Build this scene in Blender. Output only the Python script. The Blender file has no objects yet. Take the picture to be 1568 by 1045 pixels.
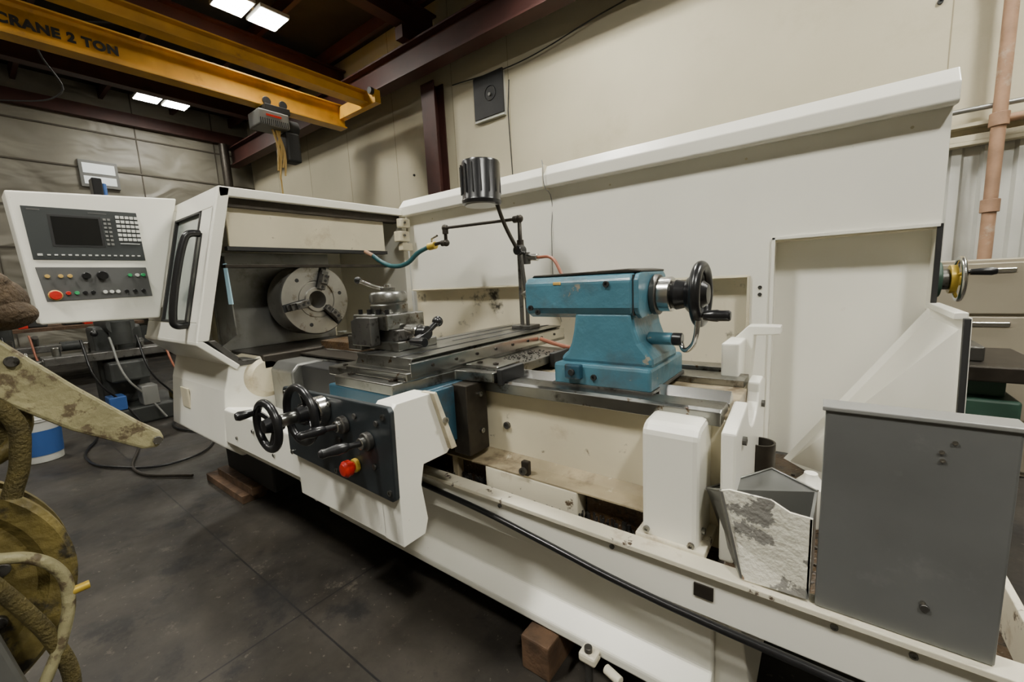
import bpy, bmesh, random
from math import *
from mathutils import Vector, Matrix, Quaternion
random.seed(7)
H=1.25
C=bpy.context.collection

# ------------------------------------------------------------------ materials
def mat(name,col,rough=.5,metal=0.,var=.08,scale=5.,wear=None,wear2=None,bump=0.,bscale=60.,coat=0.,emit=None):
    m=bpy.data.materials.new(name);m.use_nodes=True
    nt=m.node_tree;N=nt.nodes;L=nt.links;b=N["Principled BSDF"]
    b.inputs["Roughness"].default_value=rough;b.inputs["Metallic"].default_value=metal
    if coat: b.inputs["Coat Weight"].default_value=coat
    tc=N.new("ShaderNodeTexCoord")
    n=N.new("ShaderNodeTexNoise");n.inputs["Scale"].default_value=scale;n.inputs["Detail"].default_value=5
    L.new(tc.outputs["Object"],n.inputs["Vector"])
    r=N.new("ShaderNodeValToRGB");r.color_ramp.elements[0].position=.3;r.color_ramp.elements[1].position=.7
    r.color_ramp.elements[0].color=[max(0,c*(1-var)) for c in col]+[1]
    r.color_ramp.elements[1].color=[min(1,c*(1+var*.5)) for c in col]+[1]
    L.new(n.outputs["Fac"],r.inputs["Fac"]);out=r.outputs["Color"]
    for w in (wear,wear2):
        if w:
            wc,thr,ws=w[:3];soft=w[3] if len(w)>3 else .04
            n2=N.new("ShaderNodeTexNoise");n2.inputs["Scale"].default_value=ws;n2.inputs["Detail"].default_value=9;n2.inputs["Roughness"].default_value=.65
            L.new(tc.outputs["Object"],n2.inputs["Vector"])
            r2=N.new("ShaderNodeValToRGB");r2.color_ramp.elements[0].position=thr;r2.color_ramp.elements[1].position=min(1,thr+soft)
            L.new(n2.outputs["Fac"],r2.inputs["Fac"])
            mx=N.new("ShaderNodeMix");mx.data_type='RGBA';L.new(r2.outputs["Color"],mx.inputs[0]);L.new(out,mx.inputs[6])
            mx.inputs[7].default_value=list(wc)+[1];out=mx.outputs[2]
    L.new(out,b.inputs["Base Color"])
    if bump:
        n3=N.new("ShaderNodeTexNoise");n3.inputs["Scale"].default_value=bscale;n3.inputs["Detail"].default_value=4
        L.new(tc.outputs["Object"],n3.inputs["Vector"])
        bp=N.new("ShaderNodeBump");bp.inputs["Strength"].default_value=bump;bp.inputs["Distance"].default_value=.02
        L.new(n3.outputs["Fac"],bp.inputs["Height"]);L.new(bp.outputs[0],b.inputs["Normal"])
    if emit:
        b.inputs["Emission Color"].default_value=list(emit[0])+[1];b.inputs["Emission Strength"].default_value=emit[1]
    return m
WHITE=mat("machine_white_paint",(.86,.84,.745),.34,var=.05,scale=2,wear=((.52,.45,.31),.66,4,.18),wear2=((.16,.12,.07),.725,26,.02),coat=.2)
WHITE2=mat("machine_white_chipped",(.72,.67,.53),.42,var=.12,scale=3,wear=((.28,.19,.10),.56,6,.16),wear2=((.07,.045,.025),.62,16,.04))
CREAM=mat("machine_cream_inner",(.66,.60,.44),.40,var=.14,scale=3,wear=((.30,.22,.12),.56,4,.2),wear2=((.10,.07,.04),.65,12,.08))
GRIMY=mat("oil_soaked_casting",(.34,.28,.18),.36,var=.35,scale=7,wear=((.07,.045,.025),.50,6,.16),wear2=((.55,.50,.38),.62,10,.08))
SPLASH=mat("splash_panel_sooted",(.70,.64,.49),.45,var=.08,scale=3,wear=((.05,.045,.035),.575,4.5,.09))
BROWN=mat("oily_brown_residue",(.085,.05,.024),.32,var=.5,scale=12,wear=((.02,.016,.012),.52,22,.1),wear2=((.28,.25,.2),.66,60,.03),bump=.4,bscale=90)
STEEL=mat("ground_steel",(.32,.32,.30),.30,1.,var=.3,scale=7,wear=((.07,.06,.05),.55,12,.14),wear2=((.12,.08,.05),.61,30,.05))
STEELD=mat("dull_steel",(.15,.145,.135),.42,.85,var=.35,scale=9,wear=((.035,.03,.025),.55,20,.1))
CHROME=mat("polished_steel",(.60,.59,.56),.22,1.,var=.1,scale=10)
CHUCKM=mat("chuck_steel",(.40,.39,.36),.33,.85,var=.25,scale=6,wear=((.14,.11,.07),.58,10,.1))
GALV=mat("splash_plate_steel",(.27,.27,.255),.36,.7,var=.3,scale=4,wear=((.11,.095,.07),.55,5,.2))
BLACK=mat("black_plastic",(.010,.010,.011),.28,var=.2)
BLACKM=mat("black_matt",(.014,.014,.014),.6,var=.3)
PANELK=mat("dark_control_plate",(.024,.030,.034),.40,.2,var=.35,scale=12,wear=((.08,.08,.07),.66,30,.05))
BLUE=mat("tailstock_blue_paint",(.060,.175,.235),.36,var=.20,scale=6,wear=((.28,.25,.19),.63,15,.02),wear2=((.07,.10,.115),.53,5,.22),bump=.15,bscale=35,coat=.15)
BLUED=mat("shade_toned_grimy_blue",(.018,.065,.10),.4,var=.3,scale=6,wear=((.025,.025,.025),.52,8,.15))  # darker copy of the blue, shade under the saddle put into its colour
RED=mat("red_plastic",(.55,.02,.012),.35)
YEL=mat("crane_yellow_paint",(.62,.33,.035),.40,var=.3,scale=2.5,wear=((.22,.11,.03),.60,4,.2))
REDST=mat("red_oxide_steel",(.050,.014,.010),.6,var=.3,scale=3)
ROOF=mat("dark_roof_sheet",(.024,.020,.015),.8,var=.5,scale=2)
WALLC=mat("cream_wall_board",(.50,.455,.325),.7,var=.10,scale=.9,wear=((.37,.325,.21),.58,.8,.25),bump=.12,bscale=5)
DARKW=mat("low_bounce_dark_board",(.14,.125,.09),.8,var=.2,scale=1)  # unseen walls coloured dark to cut bounced light and raise contrast
CORR=mat("corrugated_metal",(.58,.58,.53),.45,.3,var=.12,scale=2)
GREYBOX=mat("grey_sheet_metal",(.165,.168,.162),.38,.3,var=.20,scale=4,wear=((.25,.25,.245),.60,5,.2))
CHIPW=mat("flaking_white_paint",(.72,.69,.58),.6,var=.10,scale=6,wear=((.23,.22,.20),.555,8,.02),wear2=((.20,.13,.07),.64,20,.03),bump=.3,bscale=70)
RUST=mat("rusty_pipe",(.34,.20,.12),.7,var=.3,scale=8,wear=((.45,.38,.29),.55,6,.15))
WOOD=mat("wood_block",(.10,.055,.028),.75,var=.5,scale=14,bump=.3,bscale=40)
GREEN=mat("green_machine_paint",(.035,.085,.06),.45,var=.2)
TAN=mat("filing_cabinet_tan",(.34,.30,.225),.45,.1,var=.06,scale=3)
BRASS=mat("brass_yellow",(.55,.38,.05),.35,.3)
HOSE=mat("teal_hose",(.015,.08,.09),.45)
HOSER=mat("copper_red_hose",(.30,.10,.055),.4)
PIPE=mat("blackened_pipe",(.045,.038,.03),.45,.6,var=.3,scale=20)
OLIVE=mat("olive_webbing",(.085,.065,.015),.8,var=.5,scale=30,bump=.5,bscale=200)
YDARK=mat("grimy_yellow_casting",(.15,.115,.03),.55,var=.4,scale=14,wear=((.03,.025,.015),.53,18,.1),bump=.3,bscale=60)
YOLD=mat("worn_yellow_green_paint",(.31,.28,.15),.5,var=.25,scale=12,wear=((.12,.09,.05),.53,22,.06),bump=.25,bscale=60)
LEATH=mat("brown_cloth",(.07,.045,.022),.9,var=.45,scale=25,bump=.6,bscale=120)
GLASS=mat("door_window_pane",(.30,.34,.32),.10,var=.15,scale=3,coat=.5)
SKYW=mat("pale_blue_glow",(.35,.55,.62),.3,var=.1,emit=((.45,.68,.75),.25))  # weak emission imitates the pale outside seen through the door window
SCREEN=mat("screen_glass",(.006,.007,.008),.12,coat=.5)
BEZ=mat("console_bezel",(.035,.04,.04),.45,var=.1)
BUTP=mat("button_plate_grey",(.10,.10,.097),.45,var=.1)
KEY=mat("pale_key",(.62,.62,.58),.5)
GREYP=mat("hoist_grey_paint",(.20,.20,.185),.5)
GRN=mat("green_button",(.03,.35,.12),.4)
YBT=mat("yellow_button",(.55,.36,.10),.4)
BKT=mat("blue_bucket_plastic",(.03,.09,.28),.4)
BKW=mat("white_plastic",(.5,.5,.46),.5)
CLUT=mat("grey_green_casting",(.042,.045,.042),.5,.2,var=.4,scale=8,wear=((.13,.12,.10),.62,9,.1))
LIGHTM=mat("led_strip_bright",(1,1,1),.5,emit=((1.0,.975,.885),270))
LIGHTL=mat("led_strip_dimmed",(1,1,1),.5,emit=((1.0,.97,.87),95))  # left fixtures dimmed to keep that side of the room darker
FIX=mat("fixture_housing",(.3,.3,.28),.5)

def floor_mat():
    m=bpy.data.materials.new("stained_concrete");m.use_nodes=True
    nt=m.node_tree;N=nt.nodes;L=nt.links;b=N["Principled BSDF"]
    tc=N.new("ShaderNodeTexCoord")
    def noise(s,d=8,ro=.6):
        n=N.new("ShaderNodeTexNoise");n.inputs["Scale"].default_value=s;n.inputs["Detail"].default_value=d;n.inputs["Roughness"].default_value=ro
        L.new(tc.outputs["Object"],n.inputs["Vector"]);return n
    def ramp(i,p0,c0,p1,c1):
        r=N.new("ShaderNodeValToRGB");r.color_ramp.elements[0].position=p0;r.color_ramp.elements[0].color=c0+[1]
        r.color_ramp.elements[1].position=p1;r.color_ramp.elements[1].color=c1+[1];L.new(i,r.inputs["Fac"]);return r
    def mix(f,a,bb):
        x=N.new("ShaderNodeMix");x.data_type='RGBA';L.new(f,x.inputs[0]);L.new(a,x.inputs[6])
        if isinstance(bb,list): x.inputs[7].default_value=bb+[1]
        else: L.new(bb,x.inputs[7])
        return x.outputs[2]
    base=ramp(noise(2.2,10,.7).outputs["Fac"],.36,[.010,.008,.006],.68,[.043,.036,.027]).outputs["Color"]
    sp=ramp(noise(38,5).outputs["Fac"],.64,[0,0,0],.69,[.9,.9,.9]).outputs["Color"]
    base=mix(sp,base,[.095,.083,.064])
    wp=ramp(noise(5.3,12,.8).outputs["Fac"],.59,[0,0,0],.64,[.7,.7,.7]).outputs["Color"]
    base=mix(wp,base,[.080,.069,.052])
    oil=ramp(noise(2.9,6,.7).outputs["Fac"],.54,[0,0,0],.62,[.9,.9,.9]).outputs["Color"]
    base=mix(oil,base,[.005,.004,.0035])
    sx=N.new("ShaderNodeSeparateXYZ");L.new(tc.outputs["Object"],sx.inputs[0])
    outs=[]
    for ax,off,per in ((0,1.59,3.05),(1,-.64,3.05)):
        a=N.new("ShaderNodeMath");a.operation='ADD';a.inputs[1].default_value=off+per*10+per/2;L.new(sx.outputs[ax],a.inputs[0])
        md=N.new("ShaderNodeMath");md.operation='MODULO';md.inputs[1].default_value=per;L.new(a.outputs[0],md.inputs[0])
        s=N.new("ShaderNodeMath");s.operation='SUBTRACT';s.inputs[1].default_value=per/2;L.new(md.outputs[0],s.inputs[0])
        ab=N.new("ShaderNodeMath");ab.operation='ABSOLUTE';L.new(s.outputs[0],ab.inputs[0])
        lt=N.new("ShaderNodeMath");lt.operation='LESS_THAN';lt.inputs[1].default_value=.0035;L.new(ab.outputs[0],lt.inputs[0]);outs.append(lt)
    mxx=N.new("ShaderNodeMath");mxx.operation='MAXIMUM';L.new(outs[0].outputs[0],mxx.inputs[0]);L.new(outs[1].outputs[0],mxx.inputs[1])
    base=mix(mxx.outputs[0],base,[.004,.003,.003])
    L.new(base,b.inputs["Base Color"])
    rr=ramp(noise(3).outputs["Fac"],.3,[.42]*3,.7,[.75]*3);L.new(rr.outputs["Color"],b.inputs["Roughness"])
    bp=N.new("ShaderNodeBump");bp.inputs["Strength"].default_value=.15;L.new(noise(30,6).outputs["Fac"],bp.inputs["Height"]);L.new(bp.outputs[0],b.inputs["Normal"])
    return m
FLOORC=floor_mat()
def insul_mat():
    m=mat("quilted_insulation",(.20,.185,.145),.5,var=.25,scale=1.2)
    nt=m.node_tree;N=nt.nodes;L=nt.links;b=N["Principled BSDF"]
    tc=N.new("ShaderNodeTexCoord");mp=N.new("ShaderNodeMapping");mp.inputs["Scale"].default_value=(1,.5,1.1)
    L.new(tc.outputs["Object"],mp.inputs[0])
    n=N.new("ShaderNodeTexNoise");n.inputs["Scale"].default_value=1.9;n.inputs["Detail"].default_value=1.6;n.inputs["Distortion"].default_value=.9
    L.new(mp.outputs[0],n.inputs["Vector"])
    bp=N.new("ShaderNodeBump");bp.inputs["Strength"].default_value=.6;bp.inputs["Distance"].default_value=.22
    L.new(n.outputs["Fac"],bp.inputs["Height"]);L.new(bp.outputs[0],b.inputs["Normal"])
    return m
INSUL=insul_mat()

# ------------------------------------------------------------------ geometry helpers
def empty(name):
    e=bpy.data.objects.new(name,None);e.empty_display_size=.1;C.objects.link(e);return e
def finish(ob,m,parent,bevel,smooth,seg=2):
    if m: ob.data.materials.append(m)
    C.objects.link(ob)
    if parent: ob.parent=parent
    if bevel:
        md=ob.modifiers.new("bevel",'BEVEL');md.width=bevel;md.segments=seg;md.limit_method='ANGLE';md.angle_limit=radians(35)
    if smooth:
        for p in ob.data.polygons:p.use_smooth=True
        md=ob.modifiers.new("wn",'WEIGHTED_NORMAL');md.keep_sharp=True
    return ob
def mesh(name,v,f,m,parent=None,bevel=0,smooth=False):
    me=bpy.data.meshes.new(name);me.from_pydata([tuple(p) for p in v],[],f);me.update()
    bm=bmesh.new();bm.from_mesh(me);bmesh.ops.recalc_face_normals(bm,faces=bm.faces);bm.to_mesh(me);bm.free()
    return finish(bpy.data.objects.new(name,me),m,parent,bevel,smooth)
def box(name,x0,x1,y0,y1,z0,z1,m,parent=None,bevel=.004):
    v=[(x,y,z) for x in (x0,x1) for y in (y0,y1) for z in (z0,z1)]
    f=[(0,1,3,2),(4,6,7,5),(0,4,5,1),(2,3,7,6),(0,2,6,4),(1,5,7,3)]
    return mesh(name,v,f,m,parent,bevel)
def prism(name,pts,ax,lo,hi,m,parent=None,bevel=.004):
    def P(p,t):
        if ax=='X': return (t,p[0],p[1])
        if ax=='Y': return (p[0],t,p[1])
        return (p[0],p[1],t)
    n=len(pts);v=[P(p,lo) for p in pts]+[P(p,hi) for p in pts]
    f=[tuple(range(n)),tuple(range(2*n-1,n-1,-1))]+[(i,(i+1)%n,n+(i+1)%n,n+i) for i in range(n)]
    return mesh(name,v,f,m,parent,bevel)
def hexa(name,quadA,quadB,m,parent=None,bevel=.003):
    v=list(quadA)+list(quadB)
    return mesh(name,v,[(0,1,2,3),(7,6,5,4),(0,1,5,4),(1,2,6,5),(2,3,7,6),(3,0,4,7)],m,parent,bevel)
def frame(p0,d):
    d=Vector(d).normalized();q=Vector((0,0,1)).rotation_difference(d)
    return lambda r,a,h:Vector(p0)+q@Vector((r*cos(a),r*sin(a),h))
def revolve(name,p0,d,prof,m,parent=None,seg=40,bevel=0):
    F=frame(p0,d);v=[];f=[]
    for i in range(seg):
        a=2*pi*i/seg
        for r,h in prof: v.append(F(r,a,h))
    k=len(prof)
    for i in range(seg):
        j=(i+1)%seg
        for t in range(k-1): f.append((i*k+t,j*k+t,j*k+t+1,i*k+t+1))
    if prof[0][0]>1e-5: f.append(tuple(i*k for i in range(seg)))
    if prof[-1][0]>1e-5: f.append(tuple(i*k+k-1 for i in reversed(range(seg))))
    me=bpy.data.meshes.new(name);me.from_pydata([tuple(p) for p in v],[],f)
    bm=bmesh.new();bm.from_mesh(me);bmesh.ops.remove_doubles(bm,verts=bm.verts,dist=1e-6);bmesh.ops.recalc_face_normals(bm,faces=bm.faces)
    for fc in bm.faces: fc.smooth=True
    for e in bm.edges:
        if len(e.link_faces)==2 and e.calc_face_angle(0)>radians(35): e.smooth=False
    bm.to_mesh(me);bm.free()
    return finish(bpy.data.objects.new(name,me),m,parent,bevel,False)
def cyl(name,p0,p1,r,m,parent=None,r2=None,seg=28):
    p0=Vector(p0);p1=Vector(p1);h=(p1-p0).length;r2=r if r2 is None else r2;c=min(.12*min(r,r2),.003)
    return revolve(name,p0,p1-p0,[(r-c,0),(r,c),(r2,h-c),(r2-c,h)],m,parent,seg)
def ball(name,p,r,m,parent=None,sz=1):
    prof=[(r*sin(pi*i/14),-r*sz*cos(pi*i/14)) for i in range(15)]
    prof[0]=(0,-r*sz);prof[-1]=(0,r*sz)
    return revolve(name,p,(0,0,1),prof,m,parent,24)
def torus(name,p,d,R,r,m,parent=None,s1=56,s2=14,sq=1.):
    F=frame(p,d);v=[];f=[]
    for i in range(s1):
        for j in range(s2):
            b=2*pi*j/s2;v.append(F(R+r*cos(b),2*pi*i/s1,r*sq*sin(b)))
    for i in range(s1):
        for j in range(s2):
            f.append((i*s2+j,((i+1)%s1)*s2+j,((i+1)%s1)*s2+(j+1)%s2,i*s2+(j+1)%s2))
    return mesh(name,v,f,m,parent,0,True)
def tube(name,pts,r,m,parent=None,smooth=True,res=10):
    cu=bpy.data.curves.new(name,'CURVE');cu.dimensions='3D';cu.bevel_depth=r;cu.bevel_resolution=4;cu.use_fill_caps=True
    if smooth and len(pts)>2:
        s=cu.splines.new('BEZIER');s.bezier_points.add(len(pts)-1)
        for bp,p in zip(s.bezier_points,pts): bp.co=p;bp.handle_left_type=bp.handle_right_type='AUTO'
        cu.resolution_u=res
    else:
        s=cu.splines.new('POLY');s.points.add(len(pts)-1)
        for bp,p in zip(s.points,pts): bp.co=(*p,1)
    ob=bpy.data.objects.new(name,cu);cu.materials.append(m);C.objects.link(ob)
    dg=bpy.context.evaluated_depsgraph_get();me=bpy.data.meshes.new_from_object(ob.evaluated_get(dg))
    bpy.data.objects.remove(ob);o2=bpy.data.objects.new(name,me);C.objects.link(o2)
    for p in me.polygons:p.use_smooth=True
    if parent:o2.parent=parent
    return o2
def pipe(name,pts,r,m,parent):
    return tube(name,pts,r,m,parent,False)
def bolts(name,ps,d,r,h,m,parent):
    v=[];f=[]
    for p in ps:
        F=frame(p,d);b=len(v);n=10
        for hh,rr in ((0,r),(h,r),(h,r*.5),(h*.5,r*.5)):
            for i in range(n): v.append(F(rr,2*pi*i/n,hh))
        for k in range(3):
            for i in range(n): f.append((b+k*n+i,b+k*n+(i+1)%n,b+(k+1)*n+(i+1)%n,b+(k+1)*n+i))
        f.append(tuple(b+3*n+i for i in range(n)))
    return mesh(name,v,f,m,parent)
def boxes(name,bs,m,parent,bevel=.002):
    v=[];f=[]
    for x0,x1,y0,y1,z0,z1 in bs:
        b=len(v);v+=[(x,y,z) for x in (x0,x1) for y in (y0,y1) for z in (z0,z1)]
        f+=[tuple(b+i for i in q) for q in [(0,1,3,2),(4,6,7,5),(0,4,5,1),(2,3,7,6),(0,2,6,4),(1,5,7,3)]]
    return mesh(name,v,f,m,parent,bevel)
def text(name,s,loc,rot,size,m,parent,ext=.002,off=0.):
    cu=bpy.data.curves.new(name,'FONT');cu.body=s;cu.size=size;cu.extrude=ext;cu.offset=off;cu.space_character=1.12;cu.materials.append(m)
    ob=bpy.data.objects.new(name,cu);C.objects.link(ob);ob.location=loc;ob.rotation_euler=rot
    dg=bpy.context.evaluated_depsgraph_get();me=bpy.data.meshes.new_from_object(ob.evaluated_get(dg));mw=ob.matrix_basis.copy()
    bpy.data.objects.remove(ob);me.transform(mw);o=bpy.data.objects.new(name,me);C.objects.link(o)
    if parent:o.parent=parent
    return o

# ------------------------------------------------------------------ room shell
XL,XR,YF,YB,ZC=-12.4,5.2,-4.5,5.3,5.7
box("floor",XL-.1,XR+.1,YF-.1,YB+.1,-.1,0,FLOORC,None,0)
box("ceiling",XL-.1,XR+.1,YF-.1,YB+.1,ZC,ZC+.1,ROOF,None,0)
wb=empty("wall_back")
box("cream_board",XL,XR,YB-.06,YB+.1,2.2,ZC,WALLC,wb,0)
v=[];f=[];x=XL
while x<XR:
    for dx,dy in ((0,0),(.045,0),(.065,-.035),(.125,-.035),(.145,0)):
        v+= [(x+dx,YB+dy,0),(x+dx,YB+dy,2.2)]
    x+=.19
for i in range(len(v)//2-1): f.append((2*i,2*i+2,2*i+3,2*i+1))
mesh("corrugated_liner",v,f,CORR,wb)
box("liner_backing",XL,XR,YB+.01,YB+.1,0,2.2,CORR,wb,0)
boxes("board_seams",[(sx-.004,sx+.004,YB-.063,YB-.055,2.3,ZC) for sx in (-11,-9.5,-7.95,-6.45,-4.95,-3.83,.7,2.2)],mat("seam_dark_line",(.30,.26,.17),.8),wb,0)  # thin darker strips along the board joints
bolts("board_fasteners",[(.62,YB-.06,3.35),(-6,YB-.06,3.2)],(0,-1,0),.02,.02,BLACKM,wb)
box("trim_1",XL,XR,YB-.14,YB-.04,2.16,2.19,WALLC,None,.003)
box("trim_2",XL,XR,YB-.16,YB-.04,2.30,2.33,WALLC,None,.003)
boxes("trim_3",[(XL,XR,YB-.14,YB-.125,2.19,2.24)],WALLC,None,.003)
wl=empty("wall_left")
box("insulation",XL-.1,XL,YF,YB,0,ZC,INSUL,wl,0)
boxes("insulation_straps",[(XL,XL+.02,YF,YB,z,z+.03) for z in (1.2,2.35,3.15,4.0,4.75)]+[(XL,XL+.015,y,y+.02,0,ZC) for y in (-3,-1.2,.6,2.9,4.4)],mat("strap_brown",(.06,.05,.035),.7),wl,0)
box("eave_beam",XL,XL+.15,YF,YB,5.0,5.25,REDST,wl)
box("wall_right",XR,XR+.1,YF,YB,0,ZC,DARKW,None,0)
box("wall_front",XL,XR,YF-.1,YF,0,ZC,DARKW,None,0)
w1=empty("window_1")
box("window_frame",XL+.005,XL+.06,1.9,2.5,3.62,4.16,mat("window_frame_grey",(.15,.15,.14),.5),w1)
boxes("window_panes",[(XL+.06,XL+.07,1.95,2.45,3.68,3.84),(XL+.06,XL+.07,1.95,2.45,3.9,4.1)],mat("window_pale_glass",(.5,.52,.5),.2,emit=((.8,.85,.82),.5)),w1)
rs=empty("roof_framing")
for k,xx in enumerate((-10.4,-7.8,-5.25,-2.6,.2)):
    boxes("rafter_%d"%k,[(xx-.1,xx+.1,YF,YB-.1,5.08,5.11),(xx-.1,xx+.1,YF,YB-.1,5.42,5.45),(xx-.01,xx+.01,YF,YB-.1,5.1,5.43)],REDST,rs,0)
boxes("purlins",[(XL,XR,y,y+.07,5.46,5.66) for y in (-3.6,-2.4,-1.2,0,1.2,2.4,3.6,4.8)],REDST,rs,0)
tube("roof_cable",[(-12.2,.8,4.9),(-10,1.5,4.6),(-8.2,1.2,4.75),(-7.2,2.4,4.9)],.012,BLACKM,rs)
rb=empty("crane_runway_beam")
boxes("runway_flanges",[(XL+.15,XR,4.62,4.86,4.45,4.475),(XL+.15,XR,4.62,4.86,4.85,4.875),(XL+.15,XR,4.73,4.75,4.47,4.86)],REDST,rb,0)
boxes("runway_brackets",[(x-.08,x+.08,4.5,YB-.06,4.88,5.05) for x in (-10.4,-5.25,.2)],REDST,rb,0)
sc=empty("steel_column")
boxes("column_i_section",[(-5.42,-5.12,5.0,5.02,0,4.44),(-5.42,-5.12,5.2,5.22,0,4.44),(-5.28,-5.26,5.02,5.2,0,4.44),(-5.47,-5.07,4.95,5.24,0,.02)],REDST,sc,0)
vt=empty("wall_vent_fan")
box("vent_frame",-4.455,-3.89,5.18,5.24,3.655,4.275,mat("vent_frame_pale",(.45,.45,.40),.5),vt)
box("vent_opening",-4.44,-3.88,5.165,5.19,3.69,4.28,BLACKM,vt)
torus("fan_ring",(-4.12,5.16,4.0),(0,1,0),.10,.006,BLACK,vt)
cyl("fan_hub",(-4.12,5.165,3.98),(-4.12,5.14,3.98),.025,STEELD,vt)
pipe("vent_cable",[(-3.80,5.21,4.1),(-3.84,5.21,3.7),(-3.80,5.21,2.34)],.008,BLACKM,vt)
cc=empty("wall_conduit")
tube("cable",[(-4.9,5.2,4.35),(-3.6,5.18,4.25),(-2.2,5.18,4.4),(-.5,5.2,4.5)],.008,BLACKM,cc)
pipe("right_conduit",[(.6,5.1,2.42),(2.5,5.1,2.42)],.02,GALV,cc)
rp=empty("rusty_wall_pipe")
pipe("riser",[(.99,5.07,0),(.99,5.07,5.4)],.042,RUST,rp)
for z in (1.6,2.25,3.4): cyl("coupling",(.99,5.07,z),(.99,5.07,z+.1),.056,RUST,rp)
pipe("branch",[(.99,5.07,2.3),(2.5,5.07,2.32)],.03,RUST,rp)

# ------------------------------------------------------------------ ceiling light fixtures
for y in (3.1,-1.2):
    for x in (-10.95,-6.72,-2.3,2.1):
        e=empty("high_bay_light")
        lm=LIGHTL if x<-5 else LIGHTM
        for s in (-1,1):
            yc=y+s*.23
            box("housing",x-.24,x+.24,yc-.2,yc+.2,5.2,5.25,FIX,e)
            boxes("led_strips",[(x-.21+k*.145,x-.08+k*.145,yc-.185,yc+.185,5.19,5.2) for k in range(3)],lm,e,0)
        pipe("hanger",[(x,y,5.22),(x,y,5.68)],.012,BLACKM,e)
        box("spine",x-.05,x+.05,y-.4,y+.4,5.25,5.29,FIX,e)

# ------------------------------------------------------------------ crane + hoist
cr=empty("overhead_crane")
box("text_girder_web",-7.08,-6.99,-4.2,4.6,4.08,4.42,YEL,cr)
boxes("text_girder_flanges",[(-7.14,-6.93,-4.2,4.6,4.06,4.085),(-7.14,-6.93,-4.2,4.6,4.41,4.43)],YEL,cr,.002)
boxes("second_girder",[(-6.35,-6.15,-4.2,4.6,4.24,4.258),(-6.35,-6.15,-4.2,4.6,4.402,4.42),(-6.26,-6.24,-4.2,4.6,4.258,4.402)],YEL,cr,0)
box("end_truck",-7.4,-5.95,4.5,4.61,4.2,4.40,YEL,cr)
for x in (-7.3,-6.0): cyl("truck_wheel",(x,4.5,4.37),(x,4.44,4.37),.055,BLACKM,cr)
text("lettering","CRANE 2 TON",(-6.985,.655,4.18),(radians(90),0,radians(90)),.135,BLACKM,cr,off=.007)
ho=empty("chain_hoist")
hy=3.38
box("trolley",-7.15,-6.82,hy-.20,hy+.17,3.96,4.055,BLACKM,ho,.01)
for yy in (-.13,.11): cyl("trolley_wheel",(-6.92,hy+yy,4.12),(-6.89,hy+yy,4.12),.06,BLACKM,ho)
box("motor_body",-7.16,-6.78,hy-.32,hy+.12,3.73,3.95,GREYP,ho,.02)
boxes("motor_fins",[(-6.782,-6.77,hy-.31+.03*k,hy-.30+.03*k,3.74,3.82) for k in range(14)],BLACKM,ho,0)
box("motor_label",-6.782,-6.774,hy-.22,hy+.0,3.86,3.89,RED,ho,.001)
cyl("motor_end",(-6.98,hy+.12,3.83),(-6.98,hy+.32,3.83),.11,BLACKM,ho)
box("hanger",-7.02,-6.94,hy-.04,hy+.04,3.9,4.0,BLACKM,ho)
box("chain_bag",-7.04,-6.82,hy+.06,hy+.28,3.28,3.72,BLACKM,ho,.03)
for k,(a,b) in enumerate(((-.09,-.03),(-.02,.05),(.03,-.05),(-.04,.03),(.0,.0))):
    tube("yellow_chain_%d"%k,[(-6.93,hy+a,3.75),(-6.90,hy+b,3.40),(-6.91,hy-.03+b,3.0+.06*k)],.015,YBT,ho)
pipe("load_chain",[(-6.98,hy-.02,3.8),(-6.98,hy-.02,2.2)],.012,YBT,ho)
torus("hook",(-6.98,hy-.02,2.13),(0,1,0),.06,.015,STEELD,ho)

# ================================================================== THE LATHE
LA=empty("cnc_lathe")
prism("base_casting",[(1.0,.125),(1.0,.155),(1.06,.20),(1.06,.45),(1.95,.45),(1.95,.125)],'X',-2.0,-.2,WHITE,LA,.006)
prism("base_end_foot",[(-.2,.125),(-.2,.42),(-.15,.42),(-.11,.14),(-.11,.125)],'Y',1.08,1.9,WHITE,LA,.004)
box("levelling_lug",-.545,-.49,.955,1.0,.125,.155,WHITE2,LA,.008)
cyl("levelling_screw",(-.46,.965,.14),(-.41,.95,.14),.013,WHITE2,LA)
cyl("levelling_bolt",(-.52,.975,.05),(-.52,.975,.17),.012,STEELD,LA)
box("pan_front_wall",-1.95,.35,1.0,1.014,.405,.53,WHITE,LA,.003)
prism("pan_lip",[(.985,.522),(.985,.536),(1.04,.536),(1.05,.50),(1.035,.50),(1.025,.522)],'X',-1.95,.35,WHITE2,LA,.002)
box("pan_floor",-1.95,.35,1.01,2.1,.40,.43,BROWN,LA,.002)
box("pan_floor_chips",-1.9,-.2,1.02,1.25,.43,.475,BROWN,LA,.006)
box("pan_right_end",.335,.35,1.0,1.95,.41,.535,WHITE2,LA,.003)
box("pan_slot",-.235,-.19,.996,1.003,.455,.49,PIPE,LA,.001)
tube("pan_edge_cable",[(-1.6,.99,.50),(-1.2,.988,.485),(-.9,.985,.47),(-.7,.983,.45),(-.4,.983,.415),(0,.983,.40),(.36,.983,.395)],.010,BLACK,LA)
bolts("pan_bolts",[(x,1.0,.505) for x in (-.85,-.45,.04,.16,.30)],(0,-1,0),.007,.005,STEEL,LA)
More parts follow.
